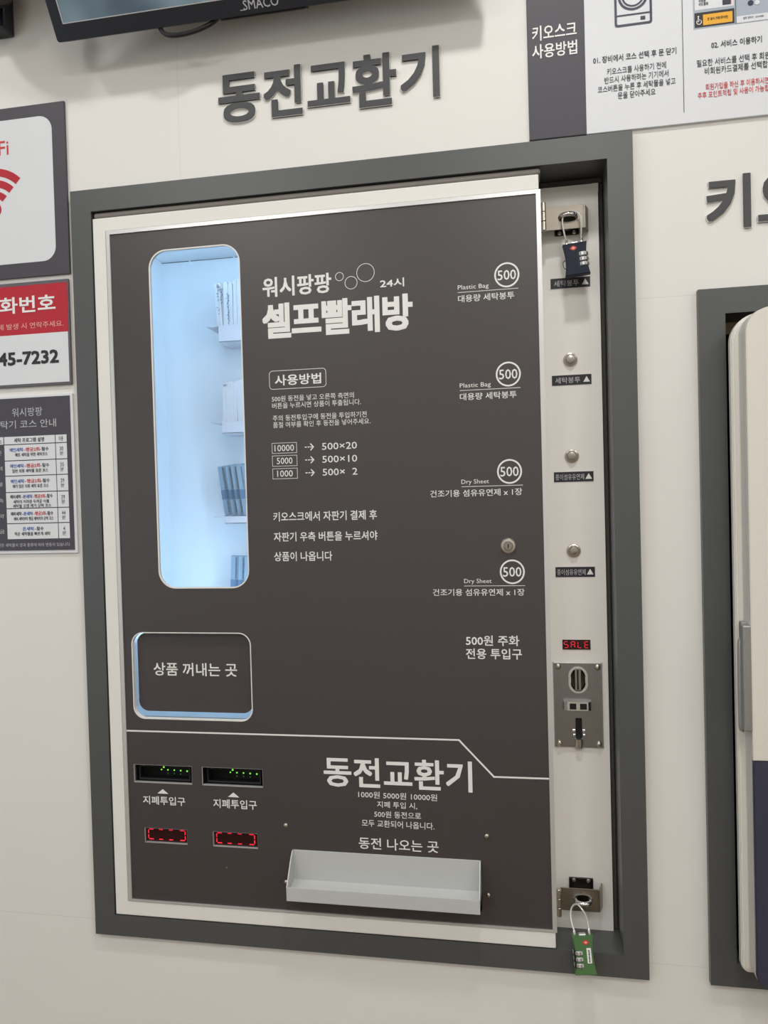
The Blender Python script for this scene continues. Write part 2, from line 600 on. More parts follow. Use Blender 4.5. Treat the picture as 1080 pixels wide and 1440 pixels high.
# shelves inside
SH_Y = 150
for (zt, xl, xp, lip) in ((925.5, 162, 141, 27), (769.4, 163, 144, 19), (615.5, 163.4, 144, 12), (466, 163, 144, 12)):
    s = MB()
    s.box(xp, 500, SH_Y, 204, zt - 1.2, zt, 0)
    s.box(xl, 500, SH_Y, SH_Y + 1.5, zt - lip, zt - 1, 0, bev=.3)
    s.box(xl, 500, SH_Y, 208, zt - lip, zt - lip + 1.2, 0)
    s.build('product_shelf', mShelf, VM)

# door
WIN = rrect(121.6, 257, 517.6, 1001.8, 25, 10)
FLAP = rrect(74.8, 256.2, 326.5, 451.5, 17, 10)
SL1 = rect(71.8, 161.6, 232.3, 257.5)
SL2 = rect(178.4, 269.1, 232.3, 257.5)
RD1 = rrect(85.6, 151.2, 143.7, 164.5, .5, 1)
RD2 = rrect(191.9, 258.8, 143.6, 164.3, .5, 1)
dr = MB()
dr.box(34.6, 54.5, -.5, 50, 32.6, 1056.8, bev=1.2)
dr.box(53, 672.2, -.5, 50, 1037, 1056.8, bev=1.2)
dr.box(53, 672.2, -.5, 50, 32.6, 53.2, bev=1.2)
dr.box(650, 672, 3, 50, 50, 1040, bev=.6)
dr.fill([rect(52, 660, 50, 1040), rrect(110, 268, 506, 1013, 30, 10), rrect(72, 259, 323, 454, 18, 10),
         rect(70, 163, 230, 260), rect(177, 271, 230, 260), rect(84, 153, 141, 167), rect(190, 261, 141, 167)], 5, 6.5)
DOOR = dr.build('door', mDoor, VM)
pn = MB()
pn.fill([rect(58, 671.5, 56.5, 1034), WIN, FLAP, SL1, SL2, RD1, RD2], 0, 4, 0)
T = lambda s, x0, x1, z0, z1, w=0., **k: pn.text(s, x0, x1, z0, z1, -.25, 1, w, **k)
Y = -.25
T('워시팡팡', 290.6, 390, 923.7, 951.3, .022)
T('24시', 458, 491.2, 924.6, 936.6, .02)
T('셀프빨래방', 289, 502, 865.5, 914.8, .034, space=.93)
for (cx, cz, r) in ((401.6, 944.7, 6), (417.7, 935.1, 8.9), (438.3, 947.3, 12.6)):
    pn.ring(cx, cz, r, r - .75, Y, m=1)
pn.fill([rrect(296.4, 378.8, 795, 821.2, 5, 6), rrect(297.1, 378.1, 795.7, 820.5, 4.4, 6)], Y, m=1)
T('사용방법', 304.8, 371.6, 800, 814.9, .02)
T('500원 동전을 넣고 오른쪽 측면의', 299.5, 417.3, 777.7, 785.8, .002)
T('버튼을 누르시면 상품이 투출됩니다.', 299.7, 427, 768, 776.2, .002)
T('주의 동전투입구에 동전을 투입하기전', 300, 434.5, 750.6, 758.8, .002)
T('품절 여부를 확인 후 동전을 넣어주세요.', 300.2, 439.6, 741.2, 749.3, .002)
for (z0, z1, a, c, cx) in ((705.4, 720.2, '10000', '500×20', 419.7), (687.3, 702.5, '5000', '500×10', 419.5), (669.6, 684.4, '1000', '500×  2', 419.4)):
    pn.fill([rect(297.4, 333.8, z0, z1), rect(298, 333.2, z0 + .6, z1 - .6)], Y, m=1)
    zc = (z0 + z1) / 2
    n = len(a)
    T(a, 315.5 - n * 2.85, 315.5 + n * 2.85, zc - 4.5, zc + 4.5, .004)
    pn.fill([rect(345.3, 348.2, zc - .7, zc + .7)], Y, m=1)
    pn.fill([rect(349.4, 352.2, zc - .7, zc + .7)], Y, m=1)
    pn.fill([[(352.6, zc + 4.6), (354.2, zc + 4.9), (358.8, zc), (354.2, zc - 4.9), (352.6, zc - 4.6), (356.4, zc)]], Y, m=1)
    pn.fill([rect(353, 357, zc - .6, zc + .6)], Y, m=1)
    T(c, 370, cx, zc - 4.8, zc + 4.8, .008)
T('키오스크에서 자판기 결제 후', 296.5, 445, 610, 623.3, .012)
T('자판기 우측 버튼을 누르셔야', 296.4, 445.1, 581.7, 594.8, .012)
T('상품이 나옵니다', 296, 380.3, 554, 567.3, .012)
for (cx, cz, eng, ex0, ex1, kor, kx0, lx0) in ((628.4, 929.3, 'Plastic Bag', 563.4, 604.4, '대용량 세탁봉투', 563.4, 563.3), (627.3, 798.7, 'Plastic Bag', 562.8, 604.1, '대용량 세탁봉투', 562.6, 562.8),
                                              (625.9, 669.9, 'Dry Sheet', 561.8, 598.5, '건조기용 섬유유연제 x 1장', 519.3, 561.8), (626.4, 536.3, 'Dry Sheet', 562.2, 598.8, '건조기용 섬유유연제 x 1장', 519.5, 562)):
    pn.ring(cx, cz, 16.4, 14.2, Y, m=1)
    T('500', cx - 12.2, cx + 12, cz - 6.6, cz + 6.4, .01)
    T(eng, ex0, ex1, cz - 16.6, cz - 9, .0)
    pn.fill([rect(lx0, 643, cz - 18.9, cz - 18.2)], Y, m=1)
    T(kor, kx0, 637.6 if 'Plastic' in eng else 641.9, cz - 31.8, cz - 22.4, .008)
T('500원 주화', 562.5, 633.5, 437, 451, .014)
T('전용 투입구', 562.2, 636.6, 419, 433.4, .014)
DIV = [(61, 308.3), (550.2, 309.7), (596.2, 261.2), (669, 261.6)]
DIV2 = [(669, 259.3), (595.2, 258.9), (549.2, 307.4), (61, 306.0)]
pn.fill([DIV + DIV2], Y, m=1)
for (x0, x1, z0, z1) in ((106.7, 124.1, 216.1, 222.8), (215.8, 233, 215.8, 222.6)):
    pn.fill([[(x0, z0), (x1, z0), ((x0 + x1) / 2, z1)]], Y, m=1)
T('지폐투입구', 83.8, 150, 199.5, 212, .012)
T('지폐투입구', 193.2, 259.1, 199.2, 212.2, .012)
T('동전교환기', 359.1, 566.5, 237.5, 279.8, .02)
T('1000원 5000원 10000원', 407.9, 518, 223.7, 233, .004)
T('지폐 투입 시,', 434.2, 490.2, 210.6, 219.8, .004)
T('500원 동전으로', 429.9, 495.2, 197.2, 206.3, .004)
T('모두 교환되어 나옵니다.', 411.9, 513.2, 183.6, 193.4, .004)
T('동전 나오는 곳', 406.7, 518.2, 152, 168.2, .008)
pn.build('front_panel', [mPanel, mPrint], DOOR)
tr = MB()
tr.fill([rect(56, 674.2, 54.6, 1036.6), rect(61.4, 668.4, 57.4, 1031.6)], -1.8, 3)
tr.build('panel_trim', mAlu, DOOR, label='bright aluminium edge round the charcoal panel')
MB().fill([rrect(120.2, 258.4, 516.2, 1003.2, 26, 10), rrect(122, 256.8, 518, 1001.4, 24.6, 10)], -.5, 2.5).build('window_gasket', mDoor, DOOR)
MB().fill([rrect(120.6, 258, 516.6, 1002.8, 26, 10)], 2.6, 4.6).build('window_pane', mGlass, DOOR)
fl = MB()
fl.fill([rrect(78.6, 255, 335, 450.5, 15, 10)], 8, 11, 0)
fl.text('상품 꺼내는 곳', 103.2, 232.6, 387.6, 406.8, 7.7, 1, .012)
fl.build('pickup_flap', [mPanel, mPrint], DOOR, label='charcoal pick-up flap with white lettering')
MB().fill([rrect(73.6, 257.4, 325.3, 452.7, 18, 10), rrect(75, 256, 326.7, 451.3, 16.8, 10)], -.4, 6.5).build('flap_surround', mDoor, DOOR)

# bank-note slots with green lights and their painted reflections
for (x0, x1) in ((71.8, 161.6), (178.4, 269.1)):
    s = MB()
    z0, z1 = 232.3, 257.5
    s.fill([rect(x0 - .9, x1 + .2, z0 - 1.1, z1 + .2), rect(x0, x1, z0, z1)], -.4, 4, 1)
    s.box(x0 - 1, x1 + 1, 28, 30, z0 - 1, z1 + 1, 0)
    for (a, b_, c, d) in ((x0 - 1, x0, z0, z1), (x1, x1 + 1, z0, z1), (x0, x1, z1, z1 + 1), (x0, x1, z0 - 1, z0)):
        s.box(a, b_, 4, 30, c, d, 0)
    s.fill([rrect(x0 + 4, x1 - 5, z0 + 1.5, z1 - 4, 2), rrect(x0 + 6, x1 - 7, z0 + 4, z1 - 4.5, 1.5)], 6, 12, 2)
    bs = s.build('bill_slot', [mVoid, mAlu, mBlack], VM)
    for (dx, z, r, mm_) in ((40, 249.6, 1.0, mGreenLed), (43.6, 253.2, 1.4, mGreenLed), (50, 249.4, 1.1, mGreenLed), (60, 249.3, 1.1, mGreenLed), (70, 249, 1.1, mGreenLed), (80, 248.6, 1.2, mGreenLed),
                            (12, 254.6, .8, mGreenDim), (50, 244.4, .8, mGreenDim), (60, 244.2, .8, mGreenDim), (70, 244, .8, mGreenDim)):  # lower dim dots imitate reflections of the lights above them
        MB().lathe([(0, 1.2), (r * .7, 1), (r, .2), (r, 0)], (x0 + dx, 5.5, z), n=10).build('indicator_and_glint_dot', mm_, bs)

# red seven-segment windows
SEG = {'a': (0, 1, 1, 1), 'g': (0, .5, 1, .5), 'd': (0, 0, 1, 0), 'f': (0, .5, 0, 1), 'e': (0, 0, 0, .5), 'b': (1, .5, 1, 1), 'c': (1, 0, 1, .5)}


def digit(mb, segs, x, z, w, h, t, y, m, gap=.12):
    for s in segs:
        ax, az, bx, bz = SEG[s]
        ax, bx, az, bz = x + ax * w, x + bx * w, z + az * h, z + bz * h
        if az == bz:
            g = (bx - ax) * gap
            mb.fill([rect(ax + g, bx - g, az - t / 2, az + t / 2)], y, m=m)
        else:
            g = (bz - az) * gap
            mb.fill([rect(ax - t / 2, ax + t / 2, az + g, bz - g)], y, m=m)


for (x0, x1) in ((85.6, 151.2), (191.9, 258.8)):
    z0, z1 = 143.7, 164.5
    s = MB()
    s.box(x0 - .5, x1 + .5, 3.2, 12, z0 - .5, z1 + .5, 0)
    s.fill([rect(x0 - .7, x1 + .1, z0 - .9, z1 + .1), rect(x0, x1, z0, z1)], -.3, 3, 2)
    digit(s, 'adef', x0 + 3.6, z0 + 3.4, 9, 14.4, 1.5, 3.0, 1)
    digit(s, 'ad', x0 + 19.2, z0 + 3.4, 8, 14.4, 1.3, 3.0, 1)
    digit(s, 'ad', x0 + 34.8, z0 + 3.4, 8, 14.4, 1.3, 3.0, 1)
    digit(s, 'abcd', x0 + 52, z0 + 3.4, 9, 14.4, 1.5, 3.0, 1)
    s.build('red_display', [mRedDim, mRedLed, mAlu], VM)

# key lock in the panel
k = MB()
k.lathe([(10.4, 0), (10.4, 2.4), (9, 4), (6.6, 4.4), (6.2, 2.6), (0, 2.6)], (622, 0, 571), m=0)
k.lathe([(5.6, 0), (5.6, 4.6), (4.8, 5.4), (0, 5.4)], (622, 0, 571), m=1)
KL = k.build('key_lock', [mNickel, mSteel], VM)
MB().box(621.3, 622.7, -5.9, -5, 568.2, 573.8).build('keyhole', mVoid, KL)

# coin tray
ty = MB()
TX0, TX1 = 310.5, 575.3
ty.box(TX0, TX1, -1.6, .2, 80, 145.3, 0, bev=.4)                                      # back plate
ty.prism_x([(0, 78), (-33, 89.5), (-33, 97), (0, 104)], TX0, TX1, 0)                      # sloping floor
ty.box(TX0, TX1, -34.5, -33, 89.2, 108.4, 0, bev=.5)                                     # front lip
for x in (TX0, TX1 - 1.5):
    ty.prism_x([(0, 78), (-34, 89.5), (-34, 108.3), (-12, 138), (-4, 145.3), (0, 145.3)], x, x + 1.5, 0)
ty.build('coin_tray', mTray, VM)
for (x, z) in ((301.4, 179.2), (584.3, 179.1), (584.2, 98.4), (299.7, 97.9)):
    MB().lathe([(3.2, 0), (3.2, .6), (2.6, 1.7), (1.4, 2.3), (0, 2.4)], (x, 0, z), n=16).build('screw', mNickel, VM)
MB().lathe([(1.3, 0), (1.1, .8), (0, 1)], (210.7, 0, 112.9), n=12).build('screw', mNickel, VM)

# stickers and buttons on the strip
for (x0, x1, z0, z1, s) in ((686.5, 739.4, 920, 934, '세탁봉투'), (685.5, 738.4, 787.4, 801.2, '세탁봉투'), (685.3, 738.4, 654.4, 668.2, '종이섬유유연제'), (684.5, 737.6, 522.8, 536.8, '종이섬유유연제')):
    l = MB()
    l.fill([rect(x0, x1, z0, z1)], SY - .6, SY, 0)
    l.fill([rect(x0 - .8, x1 + .8, z0 - .8, z1 + .8)], SY - .3, SY, 1)
    l.text(s, x0 + (4.5 if len(s) < 5 else 2.2), x0 + (38 if len(s) < 5 else 40.5), z0 + 2.6, z1 - 3, SY - .8, 2, .004)
    l.fill([[(x1 - 11, z0 + 3.4), (x1 - 2, z0 + 3.4), (x1 - 6.5, z1 - 2.6)]], SY - .8, m=1)
    l.build('button_label', [mInk, mPrint, mPaleText], VM)
for (x, z) in ((710.8, 822.2), (709.9, 690), (709.7, 559.5)):
    bt = MB().lathe([(9.6, 0), (9.6, 1.2), (8.8, 2.8), (7.2, 3.4), (6.6, 3.2), (6.4, 2), (0, 2)], (x, SY, z), n=32).build('push_button', mNickel, VM)
    MB().lathe([(6, 0), (6, 3.6), (5.2, 4.6), (3, 5.1), (0, 5.2)], (x, SY - 1.5, z), n=28).build('button_cap', mSteel, bt)
ds = MB()
ds.box(691.8, 729.4, SY - 1, SY + 1, 422.3, 435.8, 0)
for (segs, x) in (('afgcd', 694.2), ('abcefg', 703.4), ('fed', 712.6), ('afged', 721.6)):
    digit(ds, segs, x, 424.9, 4.9, 8.4, .75, SY - 1.3, 1)
ds.build('led_display', [mRedDim, mRedLed], VM)

# coin acceptor
PY = SY - 4
ca = MB()
ca.fill([rrect(679.6, 742.9, 288.2, 403.9, 1), rrect(706.8, 715.6, 299.4, 328, 1.4, 3), ellipse(711.5, 381, 12.6, 18.4)], PY, SY, 0)
ca.box(678.2, 744.3, PY + 1.6, SY, 286.8, 288.4, 0)
for (a, c, d, e) in (((678.2, 405.3), (744.3, 405.3), (742.9, 403.9), (679.6, 403.9)), ((678.2, 286.8), (678.2, 405.3), (679.6, 403.9), (679.6, 288.2)),
                     ((744.3, 405.3), (744.3, 286.8), (742.9, 288.2), (742.9, 403.9)), ((744.3, 286.8), (678.2, 286.8), (679.6, 288.2), (742.9, 288.2))):
    ca.quad((a[0], SY - .4, a[1]), (c[0], SY - .4, c[1]), (d[0], PY, d[1]), (e[0], PY, e[1]), 2 if a[1] == c[1] and a[1] > 400 else 0)  # upper bevel alone in chrome: its highlight is put into the material
ca.box(706, 716.4, SY - .5, SY + .3, 299, 329, 1)
CA = ca.build('coin_acceptor', [mPlate, mVoid, mChrome], VM)
for (x, z) in ((684.8, 399.3), (737.8, 398.8), (684.4, 292.2), (737.8, 292.4)):
    MB().lathe([(4.2, 0), (4.2, .8), (3.4, 2.2), (1.8, 3), (0, 3.1)], (x, PY, z), n=18).build('screw', mNickel, CA)
cs = MB()
ov = lambda g: rrect(698.6 + g, 724.4 - g, 362.4 + g, 399.6 - g, 12.8 - g, 10)
for (g0, g1, yy) in ((0, 3.4, -1.2), (.5, 2.9, -2.4), (1.1, 2.3, -3.2)):
    cs.fill([ov(g0), ov(g1)], PY + yy, PY)
cs.lathe([(10.6, 2), (9, -1.5), (5, -2.6), (0, -2.8)], (711.5, PY, 381), n=40, sz=1.5, m=3)
cs.box(707.2, 715.8, PY - 1.2, PY + 2, 366, 396.6, 1, bev=.5)
cs.box(710, 712.2, PY - 1.8, PY - 1, 367.5, 395, 2)
cs.build('coin_slot', [mChrome, mSteel, mVoid, mDarkMetal], CA)
rb = MB()
rb.prism_z([(690, PY), (692, PY - 5), (696, PY - 7), (724, PY - 7), (727.5, PY - 5), (729, PY)], 340, 352, 0)
rb.box(699.2, 708, PY - 7.6, PY - 6.6, 341.6, 349.6, 1)
rb.box(713, 722, PY - 7.6, PY - 6.6, 341.6, 349.6, 1)
rb.box(724.6, 727.4, PY - 7.4, PY - 4, 340.6, 350.8, 1)
rb.build('return_button', [mChrome, mVoid], CA)
rh = MB()
for (x0, x1) in ((702.2, 706.6), (715.6, 719.8)):
    rh.box(x0, x1, PY - 1.6, PY + .4, 308.6, 312.4, 0, bev=.6)
    rh.box(x0 + .6, x1, PY - 1.4, PY + .4, 302.6, 306, 0, bev=.6)
rh.lathe([(5.8, 0), (5.8, 12.2), (4.6, 12.2), (4.2, 0)], (711, PY + 1, 286.8), axis='z', n=24)
rh.build('return_chute', mChrome, CA)


# hasps closing the door
def hasp(zc, base_up):
    y = 34
    h = MB()
    slot = ellipse(710.6, zc + .5, 13, 6.6, 32)
    h.fill([rrect(680.5, 731.6, zc - 15.3, zc + 15.3, 1.2, 3), slot], y, y + 1.8, 0)
    z0_, z1_ = zc - 15, zc + 15
    h.prism_z([(731, y), (733.2, y), (738.2, 50), (738.2, SY - .5), (736.4, SY - .5), (736.4, 51)], z0_, z1_, 0)
    H = h.build('hasp', mHasp1 if base_up < 0 else mHasp2, VM)
    kz = zc - (16.5 if base_up < 0 else 22.5)
    for i in range(3):
        MB().lathe([(0, 0), (3.0, 0), (3.5, .5), (3.5, 11.7), (3.0, 12.2), (0, 12.2)], (678.4, y - 3, kz + i * 12.7), axis='z', n=18).build('hinge_knuckle', mNickel, H)
    bp = MB()
    z0, z1 = (zc - 17.8, zc + 12) if base_up < 0 else (zc - 12, zc + 21.5)
    bp.box(693.5, 726, SY - 3, SY, z0, z1, 0, bev=.6)
    zz = z0 + 3 if base_up < 0 else z1 - 3
    for x in (700, 719.5):
        bp.lathe([(2.7, 0), (2.4, 1.2), (0, 1.8)], (x, SY - 3, zz), n=14, m=1)
    bp.build('staple_plate', [mDarkMetal, mNickel], H)
    MB().tube([(701.5, SY - 3, zc + .5), (701.5, 32, zc + .5), (703, 26, zc + .5), (710.6, 22.6, zc + .5), (718.2, 26, zc + .5), (719.7, 32, zc + .5), (719.7, SY - 3, zc + .5)], 3.1, n=12).build('staple', mChrome, H)


mHasp1 = mat('nickel_plate', srgb=(134, 128, 118), rough=.36, metal=1., noise=.12, nscale=50)
mHasp2 = mat('worn_steel', srgb=(150, 146, 139), rough=.34, metal=1., noise=.15, nscale=40)
hasp(1009.2, -1)
hasp(82.2, 1)


# ---------------------------------------------------------------- padlocks
def padlock(name, loc, rot, paint, label, dial_side, plate, cable, w_top, w_bot, hgt):
    root = thing(name, 0, 0, 0, label, 'padlock', 'combination cable padlocks on the hasps', local=True)
    W, H, D = w_top, hgt, 12.5

    def prof(grow):
        pts = []
        n = 14
        for i in range(n + 1):                      # right side, bottom to top, waisted
            t = i / n
            half = (w_bot / 2) * (1 - t) + (w_top / 2) * t - 2.4 * math.sin(math.pi * t) + grow
            pts.append((half, -H / 2 + grow * -1 + t * (H + 2 * grow)))
        return pts + [(-x, z) for x, z in reversed(pts)]
    b_ = MB()
    b_.fill([prof(0)], -D / 2 + 1.2, D / 2 - 1.2, 0)
    b_.fill([prof(-1.0)], -D / 2, D / 2, 0)
    if plate:
        x0 = 3.2
        b_.fill([rrect(x0, x0 + 5.6, -9, 9.6, .5, 3)], -D / 2 - .4, -D / 2, 1)
        for i in range(7):
            b_.box(x0 + 1.9 + .3 * (i % 2), x0 + 3.7 - .2 * (i % 3 == 0), -D / 2 - .7, -D / 2 - .3, -7.6 + i * 2.2, -6 + i * 2.2, 2)
    s = dial_side
    dz = (5.6, -1.0, -7.6) if s > 0 else (3.6, -4.0, -11.6)
    for z in dz:
        b_.box(min(s * 2.6, s * 13.2), max(s * 2.6, s * 13.2), -D / 2 - .2, D / 2 - 3, z - 3.1, z + 2.6, 3)
    b_.build('lock_body', [paint, mPrint, mInk, mBlack], root, local=True, angle=50)
    for z in dz:
        d = MB()
        cy = -D / 2 + 5.6
        cx_ = s * (w_top / 2 - 6.6)
        d.lathe([(0, 0), (6.6, 0), (7.3, .6), (7.3, 4.4), (6.6, 5), (0, 5)], (cx_, cy, z - 2.6), axis='z', n=20)
        for q in range(10):
            a = 2 * math.pi * (q + .35) / 10
            d.box(-.5, .5, -7.5, -7.1, z - 1.8, z + 1.6, 1, mtx=Matrix.Translation((cx_, cy, 0)) @ Matrix.Rotation(a, 4, 'Z'))
        d.build('number_dial', [mAlu, mInkGrey], root, local=True)
    e = MB()
    ez, ex = H / 2 - 7.2, (-2.5 if s > 0 else 3.0)
    e.fill([[(ex - 4.8, ez), (ex - 1.8, ez - 2.5), (ex, ez - 3.2), (ex + 1.8, ez - 2.5), (ex + 4.8, ez), (ex + 1.8, ez + 2.5), (ex, ez + 3.2), (ex - 1.8, ez + 2.5)]], -D / 2 - .5, -D / 2, 0)
    e.fill([ellipse(ex, ez, 1.9, 1.4, 16)], -D / 2 - .8, -D / 2 - .4, 1)
    e.build('emblem', [mRedEmblem, mPink], root, local=True, label='small red diamond emblem')
    for x, hh in ((-9.6, 6.0), (9.6, 7.5)):
        MB().lathe([(0, 0), (1.9, 0), (1.9, hh), (1.5, hh + .6), (0, hh + .6)], (x, 0, H / 2 - .5), axis='z', n=14).build('cable_ferrule', mChrome, root, local=True)
    MB().box(-4.5, 4.5, -3.5, 3.5, H / 2 - .5, H / 2 + 1.8, bev=.8).build('release_bar', mAlu, root, local=True)
    MB().tube([(-9.6, 0, H / 2 + 5)] + cable + [(9.6, 0, H / 2 + 6.5)], 1.15, n=10).build('shackle_cable', mCable, root, local=True)
    if s > 0:
        MB().tube([(-12.4, 2, 2.2), (-16.2, 2, .8), (-17.2, 2, -3.5), (-15.8, 2, -8.6), (-12.4, 2, -9.8)], .7, n=8).build('key_loop', mSteel, root, local=True)
    root.location = W3(*loc)
    root.rotation_euler = [math.radians(a) for a in rot]
    return root


padlock('padlock', (719.4, 26, 949.2), (0, -5, 0), mNavy,
        'navy blue three-dial padlock hanging from the upper hasp on a clear cable', 1, False,
        [(-11.5, -2, 37), (-12.2, -2, 52), (-9, 2, 61.5), (-1, 4, 65.5), (6, 0, 64), (11.4, -3, 56), (11.2, -2, 42)], 31, 32.5, 42.5)
padlock('padlock', (707.4, -14, 36.4), (-9, -3.5, 4), mGreen,
        'green three-dial padlock hanging from the lower hasp over the dark sill', -1, True,
        [(-11.2, 3, 36), (-11.6, 8, 46), (-8, 15, 53), (-1, 21, 54), (5, 19, 48), (8.6, 11, 42), (9.4, 4, 36)], 26.5, 28, 47.5)


# ---------------------------------------------------------------- goods in the machine's window
def bag(x, z, w, h, layers, ink, label, lean=0, y0=154, d=44):
    m = MB()
    for i in range(layers):
        f = i / max(layers - 1, 1)
        xa = x + f * (w - w / layers)
        tw = w / layers * 1.04
        top = h - 4 * abs(f - .45) - random.uniform(0, 2)
        poly = []
        n = 6
        pts = [(xa, z), (xa + tw, z)]
        arc = [(xa + tw / 2 + tw / 2 * math.cos(math.pi * q / n) + lean, z + top - tw / 2 + tw / 2 * math.sin(math.pi * q / n)) for q in range(n + 1)]
        m.fill([pts + arc], y0 + i * 1.2, y0 + d - 2 * i, 0)
    for (dx, dz, sw, sh) in ink:                     # each mark a few crossing strokes
        for q in range(3):
            px, pz = x + dx + sw * random.random(), z + dz + sh * random.random()
            m.box(-sw * .42, sw * .42, -.1, .1, -.4, .4, 1, mtx=Matrix.Translation((px, y0 - .2, pz)) @ Matrix.Rotation(random.uniform(0, math.pi), 4, 'Y'))
    return m.build('folded_bag', [mBag, mBagInk], label=label, cat='plastic bag', group='folded plastic laundry bags in the lit window', angle=50)


random.seed(7)
inkA = [(1.5 + .8 * math.sin(i * 2.1), 62 - i * 5.2 - (i > 4) * 6, random.uniform(2, 4.6), random.uniform(1.6, 3)) for i in range(8)]
inkA += [(6 + random.uniform(0, 3), 58 - i * 4.2, random.uniform(1.6, 3), random.uniform(1.6, 3.4)) for i in range(6)] + [(1.2, 62, 5, 6)]
inkB = [(6 + random.uniform(-.6, .8), 3 + i * 3.3, random.uniform(2, 3.8), random.uniform(1.6, 2.8)) for i in range(15)]
bag(158.8, 925.6, 13, 72, 3, inkA, 'white folded bag printed with dark writing, leftmost on the top shelf behind the window', lean=-2.5)
bag(171.6, 925.6, 14.5, 73, 2, inkB, 'pale bag with a dark column of writing, second on the top window shelf', y0=152)
bag(186.6, 925.6, 22, 75, 4, [], 'plain white folded bag beside the window edge on the top shelf', lean=1)
bag(163.5, 769.5, 23, 68, 4, [(3, 59, 7, 3)], 'thick white folded bag, left one on the second shelf behind the window', lean=1)
bag(187.5, 769.5, 22, 71, 2, [], 'plain pale bag beside the window edge on the second shelf', lean=0, y0=158)


def packet(x, y, z, w, h, roll, label, ink):
    root_mb = MB()
    rot = Matrix.Translation((x, y, z)) @ Matrix.Rotation(math.radians(roll), 4, 'Y')
    root_mb.box(0, w, 0, 5, 0, h, 0, bev=1.2, mtx=rot)
    root_mb.box(-.05, w + .05, -.15, 5.1, h * .33, h * .52, 1, bev=.05, seg=1, mtx=rot)
    if ink:
        root_mb.box(w * .42, w * .42 + 2.2, -.35, 0, h * .52, h * .72, 2, mtx=rot)
        for i in range(9):
            for q in range(3):
                root_mb.box(w * .22 + (q == 1) * .8, w * .22 + 3.4 - ((i + q) % 3) * .9, -.35, 0, h * .55 + i * 3.9 + q * 1.1, h * .55 + i * 3.9 + q * 1.1 + .5, 2, mtx=rot)
        for i in range(6):
            for q in range(2):
                root_mb.box(w * .22, w * .22 + 3 - ((i + q) % 2) * 1.1, -.35, 0, 6 + i * 3.4 + q * 1.2, 6.6 + i * 3.4 + q * 1.2, 2, mtx=rot)
    return root_mb.build('dryer_sheet_packet', [mPack, mPackBand, mPackInk], label=label, cat='packet', group='blue dryer sheet packets in the lit window')


for (x, y, lab) in ((152.7, 176, 'blue dryer sheet packet, leftmost in the leaning row on the third shelf'),
                    (168.0, 169.5, 'second blue packet from left in the leaning row on the third shelf'),
                    (180.5, 163, 'third blue packet from left in the leaning row on the third shelf'),
                    (192.5, 156.5, 'blue packet nearest the window edge in the third shelf row')):
    packet(x, y, 615.7, 34, 83, -7.5, lab, True)
for (x, y, lab) in ((157.2, 176, 'blue packet, leftmost on the bottom shelf showing above the window rim'),
                    (172.5, 169.5, 'second blue packet on the bottom shelf above the window rim'),
                    (185, 163, 'blue packet nearest the window edge on the bottom shelf')):
    packet(x, y, 466.3, 34, 84, 3.0, lab, True)


# ---------------------------------------------------------------- raised letters on the wall
def letter(s, x0, x1, z0, z1, label, group):
    m = MB()
    m.text(s, x0, x1, z0, z1, 7.2, 0, .026, res=4)
    m.text(s, x0 - .8, x1 + .8, z0 - .8, z1 + .8, 7.8, 1, .026, ext=2.2, res=4)
    return m.build('wall_letter', [mLetter, mLetterEdge], label=label, cat='letter', group=group)


G1 = 'raised dark grey letters above the vending machine'
for (s, x0, x1, z0, z1, lab) in (('동', 231, 292.8, 1174.2, 1242.4, 'dark grey raised letter 동, first of the heading above the vending machine'),
                                 ('전', 298, 354.2, 1175.4, 1244, 'dark grey raised letter 전, second of the heading above the vending machine'),
                                 ('교', 361.5, 422.3, 1183.6, 1239.4, 'dark grey raised letter 교, middle of the heading above the vending machine'),
                                 ('환', 425.4, 486.8, 1173.6, 1244.4, 'dark grey raised letter 환, fourth of the heading above the vending machine'),
                                 ('기', 492.2, 545.6, 1176.4, 1244.6, 'dark grey raised letter 기, last of the heading above the vending machine')):
    letter(s, x0, x1, z0, z1, lab, G1)
letter('키', 880, 933, 967.5, 1035, 'dark grey raised letter 키 on the wall at the right edge', 'raised dark grey letters above the white kiosk')
letter('오', 941, 1003, 973, 1032, 'dark grey raised letter 오 cut off by the right edge of the photo', 'raised dark grey letters above the white kiosk')

# ---------------------------------------------------------------- signs
FY = 6.0     # face of the sign boards, which are fixed flat on the wall (y = 10)
s = MB()
s.box(-300, -8.8, FY, WALL_Y, 983.2, 1236, 0, bev=.4)
s.fill([rrect(-278, -29.6, 1004.6, 1218, 21, 10)], FY - .3, m=1)
s.text('WiFi', -158, -101.5, 1166.8, 1188, FY - .6, 2, .004)
cx, cz = -128.5, 1084
for (ri, ro) in ((53, 64.5), (36.5, 47.5), (20, 30.5)):
    arc = []
    for i in range(25):
        a = math.radians(46 + 88 * i / 24)
        arc.append((cx + ro * math.cos(a), cz + ro * math.sin(a)))
    for i in range(25):
        a = math.radians(134 - 88 * i / 24)
        arc.append((cx + ri * math.cos(a), cz + ri * math.sin(a)))
    s.fill([arc], FY - .6, m=3)
s.fill([ellipse(cx, cz + 3, 11.5, 11.5)], FY - .6, m=3)
s.build('wifi_sign', [mSignGrey, mSignPale, mInkRed, mRed], label='dark framed wireless internet sign with red wave symbol on a pale field', cat='sign')

